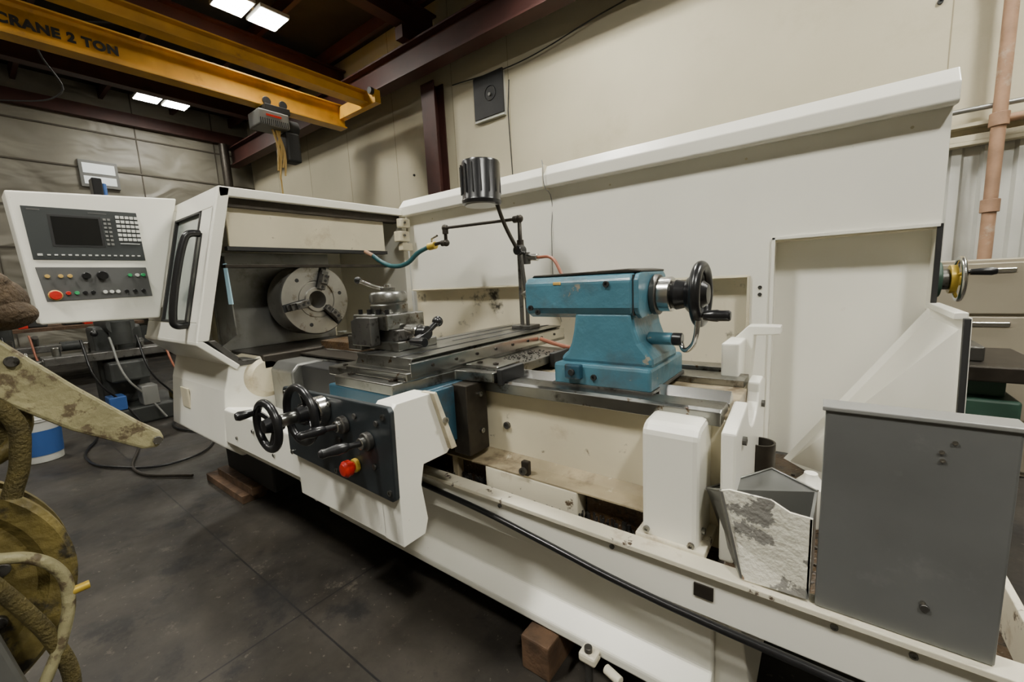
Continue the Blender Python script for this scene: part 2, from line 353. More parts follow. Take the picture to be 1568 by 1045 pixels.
# bed
prism("bed_front_way",[(1.15,.845),(1.15,.882),(1.165,.888),(1.24,.888),(1.25,.875),(1.25,.845)],'X',-2.5,-.21,STEEL,LA,.002)
prism("bed_vee_way",[(1.27,.86),(1.27,.875),(1.30,.905),(1.33,.875),(1.33,.86)],'X',-2.5,-.21,CHROME,LA,.001)
prism("bed_rear_way",[(1.52,.845),(1.52,.885),(1.62,.888),(1.63,.845)],'X',-2.5,-.21,STEEL,LA,.002)
box("bed_front_web",-2.5,-.2,1.19,1.26,.47,.85,CREAM,LA,.006)
box("bed_top_deck",-2.5,-.2,1.2,1.6,.80,.862,GRIMY,LA,.004)
box("bed_rear_web",-2.5,-.2,1.54,1.6,.44,.85,WHITE2,LA,.006)
boxes("bed_lower_ledge",[(-.98,-.60,1.08,1.2,.47,.585)],WHITE2,LA,.006)
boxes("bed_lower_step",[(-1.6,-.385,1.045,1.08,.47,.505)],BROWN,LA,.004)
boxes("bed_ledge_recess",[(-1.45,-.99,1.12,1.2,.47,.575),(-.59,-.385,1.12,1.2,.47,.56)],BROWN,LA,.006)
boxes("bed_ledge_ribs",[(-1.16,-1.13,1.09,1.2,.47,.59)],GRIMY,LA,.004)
prism("bed_ledge_slope",[(1.19,.605),(1.145,.592),(1.08,.590),(1.08,.584),(1.19,.584)],'X',-1.6,-.385,GRIMY,LA,.001)
bolts("bed_tapped_bosses",[(-.80,1.075,.61),(-.95,1.19,.71)],(0,-1,0),.014,.01,STEELD,LA)
box("bed_boss_bracket",-.815,-.785,1.08,1.1,.59,.64,PIPE,LA,.004)
sw=[]
for k in range(420):
    x=random.uniform(-1.6,-.39);y=random.uniform(1.04,1.12);s=random.uniform(.0015,.004);sw.append((x-s,x+s,y-s*.5,y+s,.47,.507+s))
for k in range(200):
    x=random.uniform(-.3,.3);y=random.uniform(1.1,1.9);s=random.uniform(.002,.006);sw.append((x-s,x+s,y-s*.5,y+s,.43,.432+s))
for k in range(160):
    x=random.uniform(-1.1,-.96);y=random.uniform(1.15,1.6);s=random.uniform(.0015,.003);sw.append((x-s,x+s,y-s*.5,y+s,.925,.927+s))
boxes("swarf_chips",sw,STEELD,LA,0)
arch=[(1.10,.50),(1.10,.85),(1.17,.865)]
arch+=[(1.40+.12*cos(pi-a),.885-.10*sin(a)) for a in [pi*i/10 for i in range(11)]]
arch+=[(1.60,.89),(1.66,.87),(1.66,.50)]
prism("bed_end_bracket",arch,'X',-.2,-.165,WHITE,LA,.006)
bolts("bed_end_bolts",[(-.165,1.2,.80),(-.165,1.2,.68),(-.165,1.58,.80)],(1,0,0),.012,.01,STEELD,LA)
box("rear_guard_post",-.29,-.235,1.57,1.74,.84,1.00,WHITE,LA,.006)
prism("rear_guard_plate",[(-.30,.93),(-.30,.97),(-.23,1.045),(-.13,1.045),(-.13,1.015),(-.21,1.01),(-.22,.84),(-.29,.84)],'Y',1.72,1.79,WHITE,LA,.004)
box("rear_cover_strip",-1.0,-.24,1.64,1.72,.87,.90,STEEL,LA,.003)
hp=[(1.05,.53),(1.05,.83)]+[(1.09-.04*cos(a),.83+.032*sin(a)) for a in (.4,.9,1.4)]+[(1.18,.868),(1.235,.855),(1.255,.80),(1.255,.53)]
prism("leadscrew_end_housing",hp,'X',-.385,-.24,WHITE,LA,.014)
bolts("housing_bolts",[(-.37,1.05,.56),(-.255,1.05,.55)],(0,-1,0),.009,.008,STEEL,LA)
box("housing_foot",-.40,-.22,1.04,1.28,.52,.545,WHITE2,LA,.004)
bolts("housing_side_bolts",[(-.24,1.10,.57),(-.24,1.22,.57),(-.24,1.2,.80)],(1,0,0),.009,.008,STEEL,LA)
# backsplash
prism("backsplash_upper",[(-2.47,1.22),(-.28,1.22),(-.28,.5),(-.19,.5),(-.19,1.36),(.29,1.36),(.29,1.76),(-2.47,1.76)],'Y',2.05,2.08,WHITE,LA,.003)
prism("backsplash_top_rail",[(2.06,1.745),(1.995,1.735),(1.985,1.745),(1.985,1.80),(2.03,1.855),(2.1,1.855),(2.1,1.745)],'X',-2.47,.30,WHITE,LA,.004)
box("backsplash_rail_joint",-1.256,-1.252,1.983,2.06,1.735,1.857,CREAM,LA,.001)
box("backsplash_lower",-2.5,-.25,2.11,2.13,.42,1.24,SPLASH,LA,.002)
prism("backsplash_lower_lip",[(2.05,1.225),(2.04,1.215),(2.11,1.205),(2.11,1.225)],'X',-2.47,-.28,CREAM,LA,.001)
box("pocket_back",-.2,.30,2.15,2.17,.42,1.40,WHITE,LA,.002)
box("pocket_left_return",-.2,-.19,2.05,2.16,.45,1.36,WHITE,LA,.002)
box("pocket_top_return",-.19,.29,2.05,2.16,1.355,1.362,CREAM,LA,.001)
boxes("pocket_frame",[(-.197,-.185,2.035,2.052,.45,1.37),(-.197,.29,2.035,2.052,1.36,1.372)],WHITE,LA,.001)
box("backsplash_end_flange",.285,.295,2.05,2.2,1.07,1.76,WHITE,LA,.002)
box("backsplash_end_edge",.283,.298,2.04,2.052,1.09,1.37,BLACKM,LA,.001)
boxes("strip_seam",[(-.282,-.272,2.035,2.052,.5,1.22)],CREAM,LA,.001)
bolts("strip_bolts",[(-.235,2.05,1.17),(-.235,2.05,1.14)],(0,-1,0),.008,.004,STEELD,LA)
bolts("backsplash_rivets",[(x,2.05,1.70) for x in (-2.2,-1.5,-.9,-.3,.2)],(0,-1,0),.005,.002,CREAM,LA)
g=[(.285,2.06,1.09),(.30,1.67,1.085),(.30,1.60,.45),(-.17,2.06,.36)]
hexa("side_gusset",g,[(p[0]+.02,p[1]+.012,p[2]) for p in g],WHITE,LA,.003)
prism("gusset_top_flange",[(.28,1.67),(.28,2.06),(.31,2.06),(.31,1.67)],'Z',1.08,1.10,WHITE,LA,.003)
prism("gusset_outer_edge",[(1.67,1.085),(1.60,.45),(1.585,.45),(1.65,1.085)],'X',.298,.312,BLACKM,LA,.002)
tube("hanging_cable",[(-1.27,2.02,1.86),(-1.26,1.99,1.88),(-1.245,1.975,1.84),(-1.24,1.978,1.74),(-1.24,2.035,1.70),(-1.245,2.04,1.5),(-1.24,2.04,1.2),(-1.235,2.1,1.0)],.0022,GALV,LA)
# ---- headstock base
prism("headstock_base",[(.80,.90),(.762,.76),(.728,.47),(.80,.40),(1.9,.40),(1.9,.9)],'X',-3.32,-2.45,WHITE,LA,.008)
box("headstock_plinth",-3.2,-2.5,.95,1.9,.10,.41,BLACKM,LA,.01)
box("headstock_base_cover",-3.10,-2.98,.738,.75,.60,.72,CREAM,LA,.003)
prism("front_trough",[(.735,.50),(.745,.67),(.76,.68),(.80,.67),(.99,.62),(1.03,.50)],'X',-2.45,-1.62,WHITE,LA,.006)
prism("trough_skirt",[(-2.45,.50),(-2.35,.46),(-1.75,.46),(-1.62,.40),(-1.62,.52),(-2.45,.52)],'Y',.76,1.02,WHITE,LA,.008)
bolts("trough_bolts",[(-2.3,.74,.55),(-1.9,.74,.55),(-2.1,.742,.62)],(0,-1,0),.009,.008,STEEL,LA)
# ---- hood
def hp_(s,x,o=0): return (x,.86-.19*s+o,1.79-.76*s)
def slab(name,s0,s1,x0,x1,m,t=.03,o=0.,bv=.004):
    a=[hp_(s0,x0,o),hp_(s0,x1,o),hp_(s1,x1,o),hp_(s1,x0,o)]
    hexa(name,a,[(p[0],p[1]+t,p[2]) for p in a],m,LA,bv)
slab("door_top_rail",0,.13,-3.33,-2.45,WHITE)
slab("door_bottom_rail",.88,1,-3.33,-2.45,WHITE)
slab("door_left_stile",.13,.88,-3.33,-3.05,WHITE)
slab("door_right_stile",.13,.88,-2.62,-2.45,WHITE)
slab("door_window_pane",.12,.89,-3.06,-2.6,GLASS,.006,.012,0)
for nm,a in (("seal_top",(.13,.145,-3.05,-2.62)),("seal_bottom",(.865,.88,-3.05,-2.62)),("seal_left",(.13,.88,-3.05,-3.03)),("seal_right",(.13,.88,-2.64,-2.62))):
    slab("window_"+nm,*a,BLACKM,.02,-.004,.001)
box("hood_top",-3.33,-2.45,.86,2.05,1.765,1.79,WHITE,LA,.006)
box("hood_left_wall",-3.33,-3.31,.80,2.05,.9,1.78,WHITE,LA,.004)
box("hood_rear_wall",-3.33,-2.47,2.0,2.04,.6,1.78,WHITE,LA,.004)
prism("hood_end_jamb",[(.86,1.79),(.915,1.79),(.725,1.03),(.67,1.03)],'X',-2.475,-2.435,WHITE,LA,.006)
prism("hood_end_header",[(.86,1.79),(.86,1.735),(.90,1.745),(1.98,1.745),(2.03,1.79)],'X',-2.475,-2.435,WHITE,LA,.004)
box("hood_header_shade_strip",-2.56,-2.48,.90,1.99,1.70,1.764,PIPE,LA,.002)  # dark strip standing in for the shade under the header
box("hood_inner_panel",-2.53,-2.51,.90,1.87,1.50,1.705,CREAM,LA,.004)
box("hood_inner_seal",-2.54,-2.50,.885,1.88,1.480,1.502,BLACKM,LA,.002)
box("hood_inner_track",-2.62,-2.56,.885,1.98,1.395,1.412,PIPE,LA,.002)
prism("hood_bottom_ledge",[(.67,1.035),(.668,1.015),(.825,.865),(.845,.885),(.70,1.03)],'X',-3.36,-2.435,WHITE,LA,.005)
prism("hood_bottom_return",[(.72,1.03),(.84,.88),(1.0,.88),(1.0,.90),(.86,.91),(.75,1.03)],'X',-2.6,-2.44,STEELD,LA,.003)
boxes("hood_rear_hinge_blocks",[(-2.44,-2.40,1.93,2.02,1.66,1.72),(-2.44,-2.38,1.90,1.99,1.56,1.63),(-2.44,-2.39,1.93,2.02,1.50,1.55)],CREAM,LA,.006)
bolts("hinge_bolts",[(-2.39,1.96,1.69),(-2.375,1.94,1.6)],(1,0,0),.009,.008,STEEL,LA)
tube("door_handle",[hp_(.29,-2.58,-.005),hp_(.30,-2.58,-.055),hp_(.34,-2.58,-.068),hp_(.84,-2.58,-.068),hp_(.885,-2.58,-.055),hp_(.895,-2.58,-.005)],.018,BLACK,LA)
slab("door_handle_backplate",.29,.90,-2.60,-2.56,BLACK,.006,-.006,.002)
# headstock inside the hood
box("headstock_body",-3.3,-2.88,1.0,1.66,.88,1.42,CREAM,LA,.01)
box("chuck_backplate_guard",-2.87,-2.85,.90,1.63,.92,1.50,GALV,LA,.003)
prism("chuck_side_guard",[(-2.85,.95),(-2.85,1.49),(-2.62,1.46),(-2.60,1.03)],'Y',.905,.912,GALV,LA,.002)
prism("door_glimpse_glow_strip",[(-2.63,1.20),(-2.63,1.42),(-2.59,1.42),(-2.575,1.20)],'Y',.898,.904,SKYW,LA,.001)  # added glowing strip on the guard, imitates light through the door window
AY,AZ=1.38,1.195
revolve("chuck_body",(-2.78,AY,AZ),(1,0,0),[(.10,-.07),(.14,-.07),(.14,0),(.215,0),(.222,.008),(.222,.17),(.215,.18),(.12,.18),(.118,.174),(.112,.174),(.110,.18),(.078,.18),(.075,.195),(.055,.195),(.05,.18),(.05,.02),(0,.02)],CHUCKM,LA,72)
for k,a in enumerate((72,192,312)):
    a=radians(a);q=Matrix.Rotation(a,4,'X')
    def jb(nm,r0,r1,w,x0,x1,m):
        vs=[Vector((x,r,t)) for x in (x0,x1) for r in (r0,r1) for t in (-w,w)]
        vs=[q@p+Vector((-2.60,AY,AZ)) for p in vs]
        mesh(nm,vs,[(0,1,3,2),(4,6,7,5),(0,4,5,1),(2,3,7,6),(0,2,6,4),(1,5,7,3)],m,LA,.003)
    jb("chuck_slot_%d"%k,.05,.215,.024,-.002,.0015,BLACKM)
    jb("chuck_jaw_%d_base"%k,.06,.20,.017,0,.018,STEELD)
    jb("chuck_jaw_%d_mid"%k,.065,.185,.021,.018,.045,STEELD)
    jb("chuck_jaw_%d_step"%k,.10,.16,.021,.045,.065,STEELD)
    for rr in (.12,.15,.08):
        p=q@Vector((0,rr,0));z=.045 if rr==.08 else .066
        cyl("chuck_jaw_%d_screw"%k,(-2.60+z-.01,AY+p.y,AZ+p.z),(-2.60+z+.002,AY+p.y,AZ+p.z),.009,BLACKM,LA,seg=12)
for a in (12,132,252):
    a=radians(a);cyl("chuck_face_screw",(-2.605,AY+.165*cos(a),AZ+.165*sin(a)),(-2.597,AY+.165*cos(a),AZ+.165*sin(a)),.012,BLACKM,LA,seg=14)
box("headstock_front_shelf",-2.86,-2.42,.95,1.75,.84,.92,PIPE,LA,.008)
revolve("gear_cover_drum",(-2.70,.97,.80),(1,0,0),[(.115,0),(.115,.25),(.085,.28),(0,.28)],CREAM,LA)
prism("gearbox_cover_cone",[(.98,.62),(.98,.84),(1.02,.88),(1.2,.88),(1.2,.62)],'X',-2.42,-2.18,GALV,LA,.01)
box("feed_gearbox",-2.18,-1.68,1.03,1.19,.62,.872,BLACKM,LA,.01)
box("way_wiper_cover",-2.46,-1.74,1.15,1.30,.889,.90,PIPE,LA,.003)
box("bed_chip_deflector",-2.46,-1.75,1.3,1.5,.87,.95,BROWN,LA,.004)
# ---- saddle and cross slide
sad=[(-1.72,.93),(-1.52,.93),(-1.50,.83),(-1.15,.83),(-1.13,.98),(-1.12,1.10),(-.95,1.12),(-.95,1.70),(-1.72,1.70)]
prism("saddle",sad,'Z',.888,.925,STEEL,LA,.004)
boxes("saddle_way_wipers",[(-.95,-.925,1.14,1.28,.875,.935),(-.95,-.925,1.5,1.64,.875,.935),(-1.745,-1.72,1.14,1.28,.875,.935)],BLACKM,LA,.004)
box("saddle_wing_pad",-1.12,-.96,1.16,1.30,.925,.938,STEEL,LA,.003)
bolts("saddle_screws",[(-1.0,1.2,.938),(-1.08,1.2,.938),(-1.05,1.5,.925),(-1.45,.87,.925),(-1.2,.87,.925),(-1.65,.97,.925)],(0,0,1),.011,.006,PIPE,LA)
box("cross_slide_base",-1.50,-1.13,.88,1.95,.925,.955,STEEL,LA,.004)
prism("cross_slide_top",[(-1.49,.955),(-1.47,.985),(-1.48,1.0),(-1.14,1.0),(-1.15,.985),(-1.135,.955)],'Y',.92,1.93,STEEL,LA,.002)
box("cross_slide_gib_strip",-1.136,-1.128,.90,1.94,.94,.985,CHROME,LA,.001)
boxes("t_slots",[(-1.42,-1.405,.92,1.93,.999,1.0015),(-1.33,-1.315,1.3,1.93,.999,1.0015),(-1.23,-1.215,.92,1.93,.999,1.0015)],BLACKM,LA,0)
bolts("gib_screws",[(-1.128,1.0+.12*k,.965) for k in range(8)],(1,0,0),.006,.004,PIPE,LA)
# compound + tool post
TX,TY=-1.485,1.10
box("compound_base",TX-.11,TX+.17,TY-.10,TY+.10,1.0,1.035,STEEL,LA,.004)
box("compound_slide",TX-.14,TX+.14,TY-.08,TY+.08,1.035,1.08,STEELD,LA,.004)
box("tool_block",TX-.12,TX+.11,TY-.10,TY+.09,1.08,1.142,STEEL,LA,.005)
box("tool_block_foot",TX-.11,TX-.02,TY-.14,TY-.09,1.0,1.06,STEEL,LA,.004)
prism("tool_holder",[(TX-.07,1.02),(TX-.07,1.12),(TX-.03,1.135),(TX+.06,1.135),(TX+.06,1.02)],'Y',TY-.145,TY-.10,STEELD,LA,.004)
bolts("tool_block_screws",[(TX-.09+.06*k,TY-.08,1.142) for k in range(4)],(0,0,1),.009,.02,BLACK,LA)
revolve("tool_post_turret",(TX,TY,1.142),(0,0,1),[(.074,0),(.077,.005),(.077,.035),(.072,.04),(.072,.044),(.077,.048),(.077,.078),(.070,.088),(.03,.09),(.03,.105),(0,.108)],STEEL,LA,48)
tube("tool_post_lever",[(TX,TY,1.24),(TX-.05,TY-.03,1.255),(TX-.10,TY-.06,1.28)],.008,CHROME,LA)
ball("tool_post_knob",(TX-.11,TY-.065,1.285),.015,BLACK,LA)
cyl("tool_post_stud",(TX,TY,1.22),(TX,TY,1.262),.014,CHROME,LA)
cyl("compound_screw_collar",(TX+.13,TY-.01,1.065),(TX+.20,TY-.01,1.065),.034,CHROME,LA)
cyl("compound_hub",(TX+.20,TY-.01,1.065),(TX+.24,TY-.01,1.065),.028,BLACK,LA)
tube("compound_crank",[(TX+.23,TY+.05,1.10),(TX+.23,TY-.01,1.065),(TX+.23,TY-.08,1.04)],.012,BLACK,LA)
ball("crank_knob",(TX+.23,TY+.055,1.103),.022,BLACK,LA)
cyl("crank_grip",(TX+.225,TY-.08,1.04),(TX+.30,TY-.08,1.04),.013,BLACK,LA,.018)
# ---- apron
ap=[(.705,.90),(.72,.915),(.86,.915),(.925,.72),(.90,.70),(.80,.70),(.785,.64),(.80,.52),(.785,.475),(.70,.475),(.70,.60),(.70,.90)]
prism("apron_end_right",ap,'X',-1.07,-.98,WHITE,LA,.005)
prism("apron_body",[(.70,.475),(.70,.89),(.715,.89),(.72,.80),(.84,.76),(.85,.66),(.85,.52),(.79,.475)],'X',-1.60,-1.06,WHITE,LA,.006)
prism("apron_edge_trim",[(.86,.918),(.845,.918),(.905,.715),(.93,.715)],'X',-1.02,-.962,CREAM,LA,.002)
box("carriage_body_blue",-1.55,-1.09,.83,1.14,.66,.888,BLUED,LA,.006)
prism("carriage_side_blue",[(.88,.885),(1.04,.885),(1.04,.68),(.95,.70)],'X',-1.09,-1.07,BLUED,LA,.003)
box("carriage_rear_dark",-1.10,-1.02,1.05,1.16,.62,.885,PIPE,LA,.004)
bolts("apron_side_bolts",[(-.962,.885,.82),(-1.02,1.12,.84),(-1.02,1.12,.70)],(1,0,0),.010,.008,STEEL,LA)
PY=.682
prism("control_plate",[(-1.60,.905),(-.975,.915),(-.965,.90),(-.975,.635),(-.99,.625),(-1.60,.645),(-1.61,.66),(-1.61,.89)],'Y',PY,.70,PANELK,LA,.004)
bolts("control_plate_screws",[(x,PY,z) for x in (-1.585,-1.28,-.995) for z in (.885,.655)],(0,-1,0),.009,.006,STEEL,LA)
def handwheel(nm,c,d,R,r,grip,mt=BLACK,gm=BLACK,spokes=3,ga=0.,gl=.07,dish=.03,sm=None):
    c=Vector(c);d=Vector(d).normalized()
    torus(nm+"_rim",c,d,R,r,mt,LA)
    revolve(nm+"_hub",c-d*dish,d,[(R*.33,-.012),(R*.36,0),(R*.34,dish*.7),(R*.28,dish+.012),(R*.12,dish+.016),(0,dish+.016)],sm or mt,LA)
    F=frame(c,d)
    for k in range(spokes):
        a=ga+2*pi*k/spokes
        tube(nm+"_spoke",[F(R*.25,a,-dish*.6),F(R*.6,a,-dish*.35),F(R*.98,a,0)],r*.62,sm or mt,LA)
    if grip:
        p=F(R,ga,0);revolve(nm+"_grip",p,d,[(.006,0),(.006,.012),(.011,.014),(.013,gl*.5),(.015,gl*.85),(.011,gl),(0,gl)],gm,LA,24)
cyl("wheel_dial_silver",(-1.32,PY,.862),(-1.32,PY-.035,.862),.046,CHROME,LA)
cyl("wheel_dial_collar",(-1.32,PY-.035,.862),(-1.32,PY-.075,.862),.036,BLACK,LA)
handwheel("carriage_wheel",(-1.31,.60,.866),(0,-1,0),.088,.0125,True,ga=radians(200))
cyl("cross_feed_shaft",(-1.32,.61,.862),(-1.32,.54,.862),.02,STEEL,LA)
handwheel("cross_feed_wheel",(-1.345,.515,.850),(0,-1,0),.072,.012,True,ga=radians(150),gl=.06)
def lever(nm,x,z,dx,dz):
    cyl(nm+"_boss",(x,PY,z),(x,PY-.02,z),.028,STEELD,LA)
    cyl(nm+"_collar",(x,PY-.02,z),(x,PY-.035,z),.018,CHROME,LA)
    cyl(nm+"_stem",(x,PY-.03,z),(x+dx*.5,PY-.07,z+dz*.5),.009,BLACK,LA)
    revolve(nm+"_grip",(x+dx*.4,PY-.06,z+dz*.4),(dx*.6,-.08,dz*.6),[(.009,0),(.014,.01),(.016,.035),(.012,.06),(.014,.075),(.009,.083),(0,.084)],BLACK,LA,24)
lever("feed_lever",-1.20,.83,-.02,.0)
lever("clutch_lever",-1.075,.80,-.03,.0)
cyl("estop_collar",(-1.155,PY,.705),(-1.155,PY-.014,.705),.022,BRASS,LA)
revolve("estop_mushroom",(-1.155,PY-.014,.705),(0,-1,0),[(.014,0),(.014,.008),(.025,.012),(.026,.028),(.018,.037),(0,.040)],RED,LA)
for k,(x,z) in enumerate(((-1.24,.77),(-1.14,.865),(-1.06,.72),(-1.03,.86))): cyl("plate_plug_%d"%k,(x,PY,z),(x,PY-.006,z),.009,STEELD,LA)
# ---- tailstock
TS=LA
box("tailstock_base",-.752,-.415,1.215,1.56,.888,.965,BLUE,TS,.010)
box("tailstock_base_front_lug",-.70,-.64,1.195,1.22,.915,.965,BLUED,TS,.006)
cyl("tailstock_base_bolt",(-.67,1.20,.94),(-.67,1.185,.94),.011,BLACKM,TS)
boxes("tailstock_base_scraper",[(-.757,-.41,1.21,1.56,.886,.896)],STEELD,TS,.001)
nk=[(-.742,.962),(-.735,.985),(-.715,1.0),(-.70,1.03),(-.69,1.07),(-.68,1.135),(-.485,1.135),(-.475,1.08),(-.46,1.04),(-.435,1.01),(-.42,.99),(-.417,.962)]
prism("tailstock_neck",nk,'Y',1.245,1.50,BLUE,TS,.012)
bp=[(1.245,1.13),(1.235,1.15),(1.235,1.235),(1.25,1.252),(1.27,1.257),(1.48,1.257),(1.50,1.245),(1.51,1.15),(1.49,1.12),(1.27,1.115)]
prism("tailstock_barrel",bp,'X',-.875,-.478,BLUE,TS,.008)
prism("tailstock_end_plate",bp,'X',-.474,-.458,BLUE,TS,.004)
box("tailstock_seam",-.478,-.474,1.24,1.50,1.125,1.25,BLACKM,TS,0)
prism("tailstock_top_cover",[(-.86,1.257),(-.85,1.264),(-.50,1.270),(-.46,1.264),(-.46,1.257)],'Y',1.26,1.49,PIPE,TS,.003)
cyl("tailstock_quill",(-.875,AY,AZ),(-.93,AY,AZ),.045,CHROME,TS)
revolve("tailstock_center",(-.93,AY,AZ),(-1,0,0),[(.022,0),(.02,.03),(0,.07)],STEEL,TS)
bolts("tailstock_screws",[(-.85,1.235,1.15),(-.82,1.235,1.135),(-.60,1.215,.925),(-.56,1.235,1.225)],(0,-1,0),.010,.007,BLACKM,TS)
box("tailstock_name_plate",-.755,-.725,1.233,1.236,1.228,1.238,YBT,TS,.001)
cyl("tailstock_dial_flange",(-.458,AY,1.182),(-.438,AY,1.182),.066,STEELD,TS)
cyl("tailstock_dial",(-.438,AY,1.182),(-.398,AY,1.182),.056,CHROME,TS)
revolve("tailstock_wheel_hub",(-.398,AY,1.18),(1,0,0),[(.042,0),(.048,.012),(.044,.03),(.038,.06),(.042,.09),(.030,.105),(0,.108)],BLACK,TS)
torus("tailstock_wheel_rim",(-.315,AY,1.18),(1,0,0),.086,.0165,BLACK,TS)
revolve("tailstock_wheel_dish",(-.36,AY,1.18),(1,0,0),[(.03,0),(.05,.006),(.076,.035),(.088,.051),(.082,.055),(.066,.041),(.045,.014),(.03,.01)],BLACK,TS)
revolve("tailstock_wheel_grip",(-.315,AY-.062,1.12),(1,0,0),[(.007,0),(.007,.02),(.013,.022),(.017,.045),(.018,.06),(.016,.065),(.016,.09),(.012,.095),(0,.096)],BLACK,TS)
cyl("clamp_boss",(-.46,1.33,1.045),(-.385,1.33,1.045),.020,BLUE,TS)
cyl("clamp_hub",(-.385,1.33,1.045),(-.355,1.33,1.045),.02,BLACK,TS)
tube("clamp_lever",[(-.36,1.33,1.035),(-.345,1.315,1.015),(-.32,1.30,1.03),(-.305,1.285,1.065),(-.30,1.28,1.11)],.008,CHROME,TS)
# ---- console
def plate(nm,pts,x0,x1,m,bv=.004): return prism(nm,pts,'X',x0,x1,m,LA,bv)
plate("console_housing",[(.205,1.782),(.855,1.82),(.690,1.143),(.231,1.153)],-3.22,-3.05,WHITE,.008)
plate("console_arm",[(.70,1.75),(.90,1.75),(.80,1.2),(.66,1.2)],-3.30,-3.06,WHITE,.006)
plate("console_bezel",[(.245,1.717),(.662,1.720),(.668,1.464),(.252,1.465)],-3.052,-3.046,BEZ,.002)
plate("console_screen_recess",[(.325,1.685),(.515,1.685),(.515,1.53),(.325,1.53)],-3.047,-3.0445,BLACKM,.001)
plate("console_screen",[(.335,1.675),(.505,1.675),(.505,1.54),(.335,1.54)],-3.045,-3.0435,SCREEN,.001)
boxes("console_keys",[(-3.046,-3.040,.572+c*.019,.587+c*.019,1.682-r*.023,1.697-r*.023) for c in range(5) for r in range(6)],KEY,LA,.001)
boxes("console_side_keys",[(-3.046,-3.041,.522+c*.017,.533+c*.017,1.668-r*.021,1.679-r*.021) for c in range(2) for r in range(7)],GREYP,LA,.001)
boxes("console_soft_keys",[(-3.046,-3.041,.30+c*.024,.312+c*.024,1.485,1.492) for c in range(15)],KEY,LA,.001)
boxes("console_soft_keys_wide",[(-3.046,-3.041,.268,.285,1.484,1.494),(-3.046,-3.041,.575,.655,1.55,1.554)],KEY,LA,.001)
boxes("console_label",[(-3.046,-3.045,.262,.305,1.700,1.706),(-3.046,-3.045,.47,.54,1.700,1.705)],BUTP,LA,0)
plate("button_panel",[(.252,1.43),(.664,1.427),(.672,1.268),(.268,1.262)],-3.052,-3.046,BUTP,.002)
def btn(y,z,m,r=.009): cyl("console_button",(-3.048,y,z),(-3.032,y,z),r,m,LA,seg=16)
btn(.300,1.292,RED,.022);cyl("console_estop_ring",(-3.047,.300,1.292),(-3.040,.300,1.292),.026,YBT,LA)
for y,z,m in ((.285,1.385,YBT),(.33,1.385,YBT),(.362,1.385,YBT),(.345,1.30,RED),(.375,1.30,GRN),(.405,1.30,BLACK),(.435,1.30,BLACK),(.48,1.30,KEY),(.505,1.30,KEY),(.53,1.30,KEY),(.565,1.30,BLACK),(.60,1.30,BLACK),(.59,1.385,GRN),(.62,1.385,KEY),(.645,1.385,GRN),(.635,1.30,BLACK)): btn(y,z,m)
cyl("override_knob",(-3.048,.42,1.385),(-3.02,.42,1.385),.016,BLACK,LA);cyl("override_knob_2",(-3.048,.48,1.385),(-3.02,.48,1.385),.022,BLACK,LA)
box("console_top_actuator",-3.2,-3.12,.52,.56,1.80,1.90,BLACK,LA,.005)
cyl("console_top_actuator_rod",(-3.16,.57,1.80),(-3.16,.57,1.88),.012,BKT,LA)
# ---- coolant pipes (part of the machine)
pr=LA
PYY=1.78
pipe("coolant_pole",[(-1.285,PYY,1.0),(-1.285,PYY,1.44)],.011,STEELD,pr)
pipe("coolant_pipe_run",[(-1.275,PYY,1.44),(-1.275,PYY,1.56),(-1.81,PYY,1.575),(-1.81,PYY,1.50),(-1.95,PYY,1.485)],.012,PIPE,pr)
for p,d in (((-1.275,PYY,1.56),(-1,0,0)),((-1.81,PYY,1.575),(0,0,-1)),((-1.81,PYY,1.49),(-1,0,0)),((-1.275,PYY,1.42),(0,0,1))):
    ball("coolant_elbow",p,.021,PIPE,pr);cyl("coolant_elbow_collar",p,Vector(p)+Vector(d)*.035,.018,PIPE,pr)
cyl("coolant_ball_valve",(-1.90,PYY,1.485),(-1.96,PYY,1.48),.022,BRASS,pr)
pipe("coolant_valve_handle",[(-1.93,PYY,1.50),(-1.93,PYY,1.525),(-1.86,PYY-.02,1.535)],.006,CHROME,pr)
tube("coolant_teal_hose",[(-1.96,PYY,1.48),(-2.04,PYY-.02,1.45),(-2.12,PYY-.05,1.39),(-2.22,PYY-.08,1.38),(-2.30,PYY-.1,1.41),(-2.36,PYY-.13,1.46)],.014,HOSE,pr)
cyl("coolant_nozzle",(-2.35,PYY-.13,1.455),(-2.40,PYY-.15,1.485),.013,RUST,pr)
cyl("coolant_cross_valve",(-1.27,PYY,1.37),(-1.17,PYY,1.36),.018,CHROME,pr)
cyl("coolant_cross_valve_nut",(-1.24,PYY,1.33),(-1.24,PYY,1.39),.02,STEELD,pr)
tube("coolant_red_hose",[(-1.17,PYY,1.36),(-1.08,PYY-.02,1.35),(-1.02,PYY-.04,1.28),(-.98,PYY-.05,1.20),(-.95,PYY-.05,1.08)],.008,HOSER,pr)
tube("coolant_red_hose_low",[(-1.12,1.70,.96),(-1.0,1.66,.945),(-.9,1.64,.94),(-.80,1.66,.97)],.010,HOSER,pr)
box("coolant_pole_foot",-1.32,-1.20,1.73,1.82,1.0,1.02,STEELD,pr)
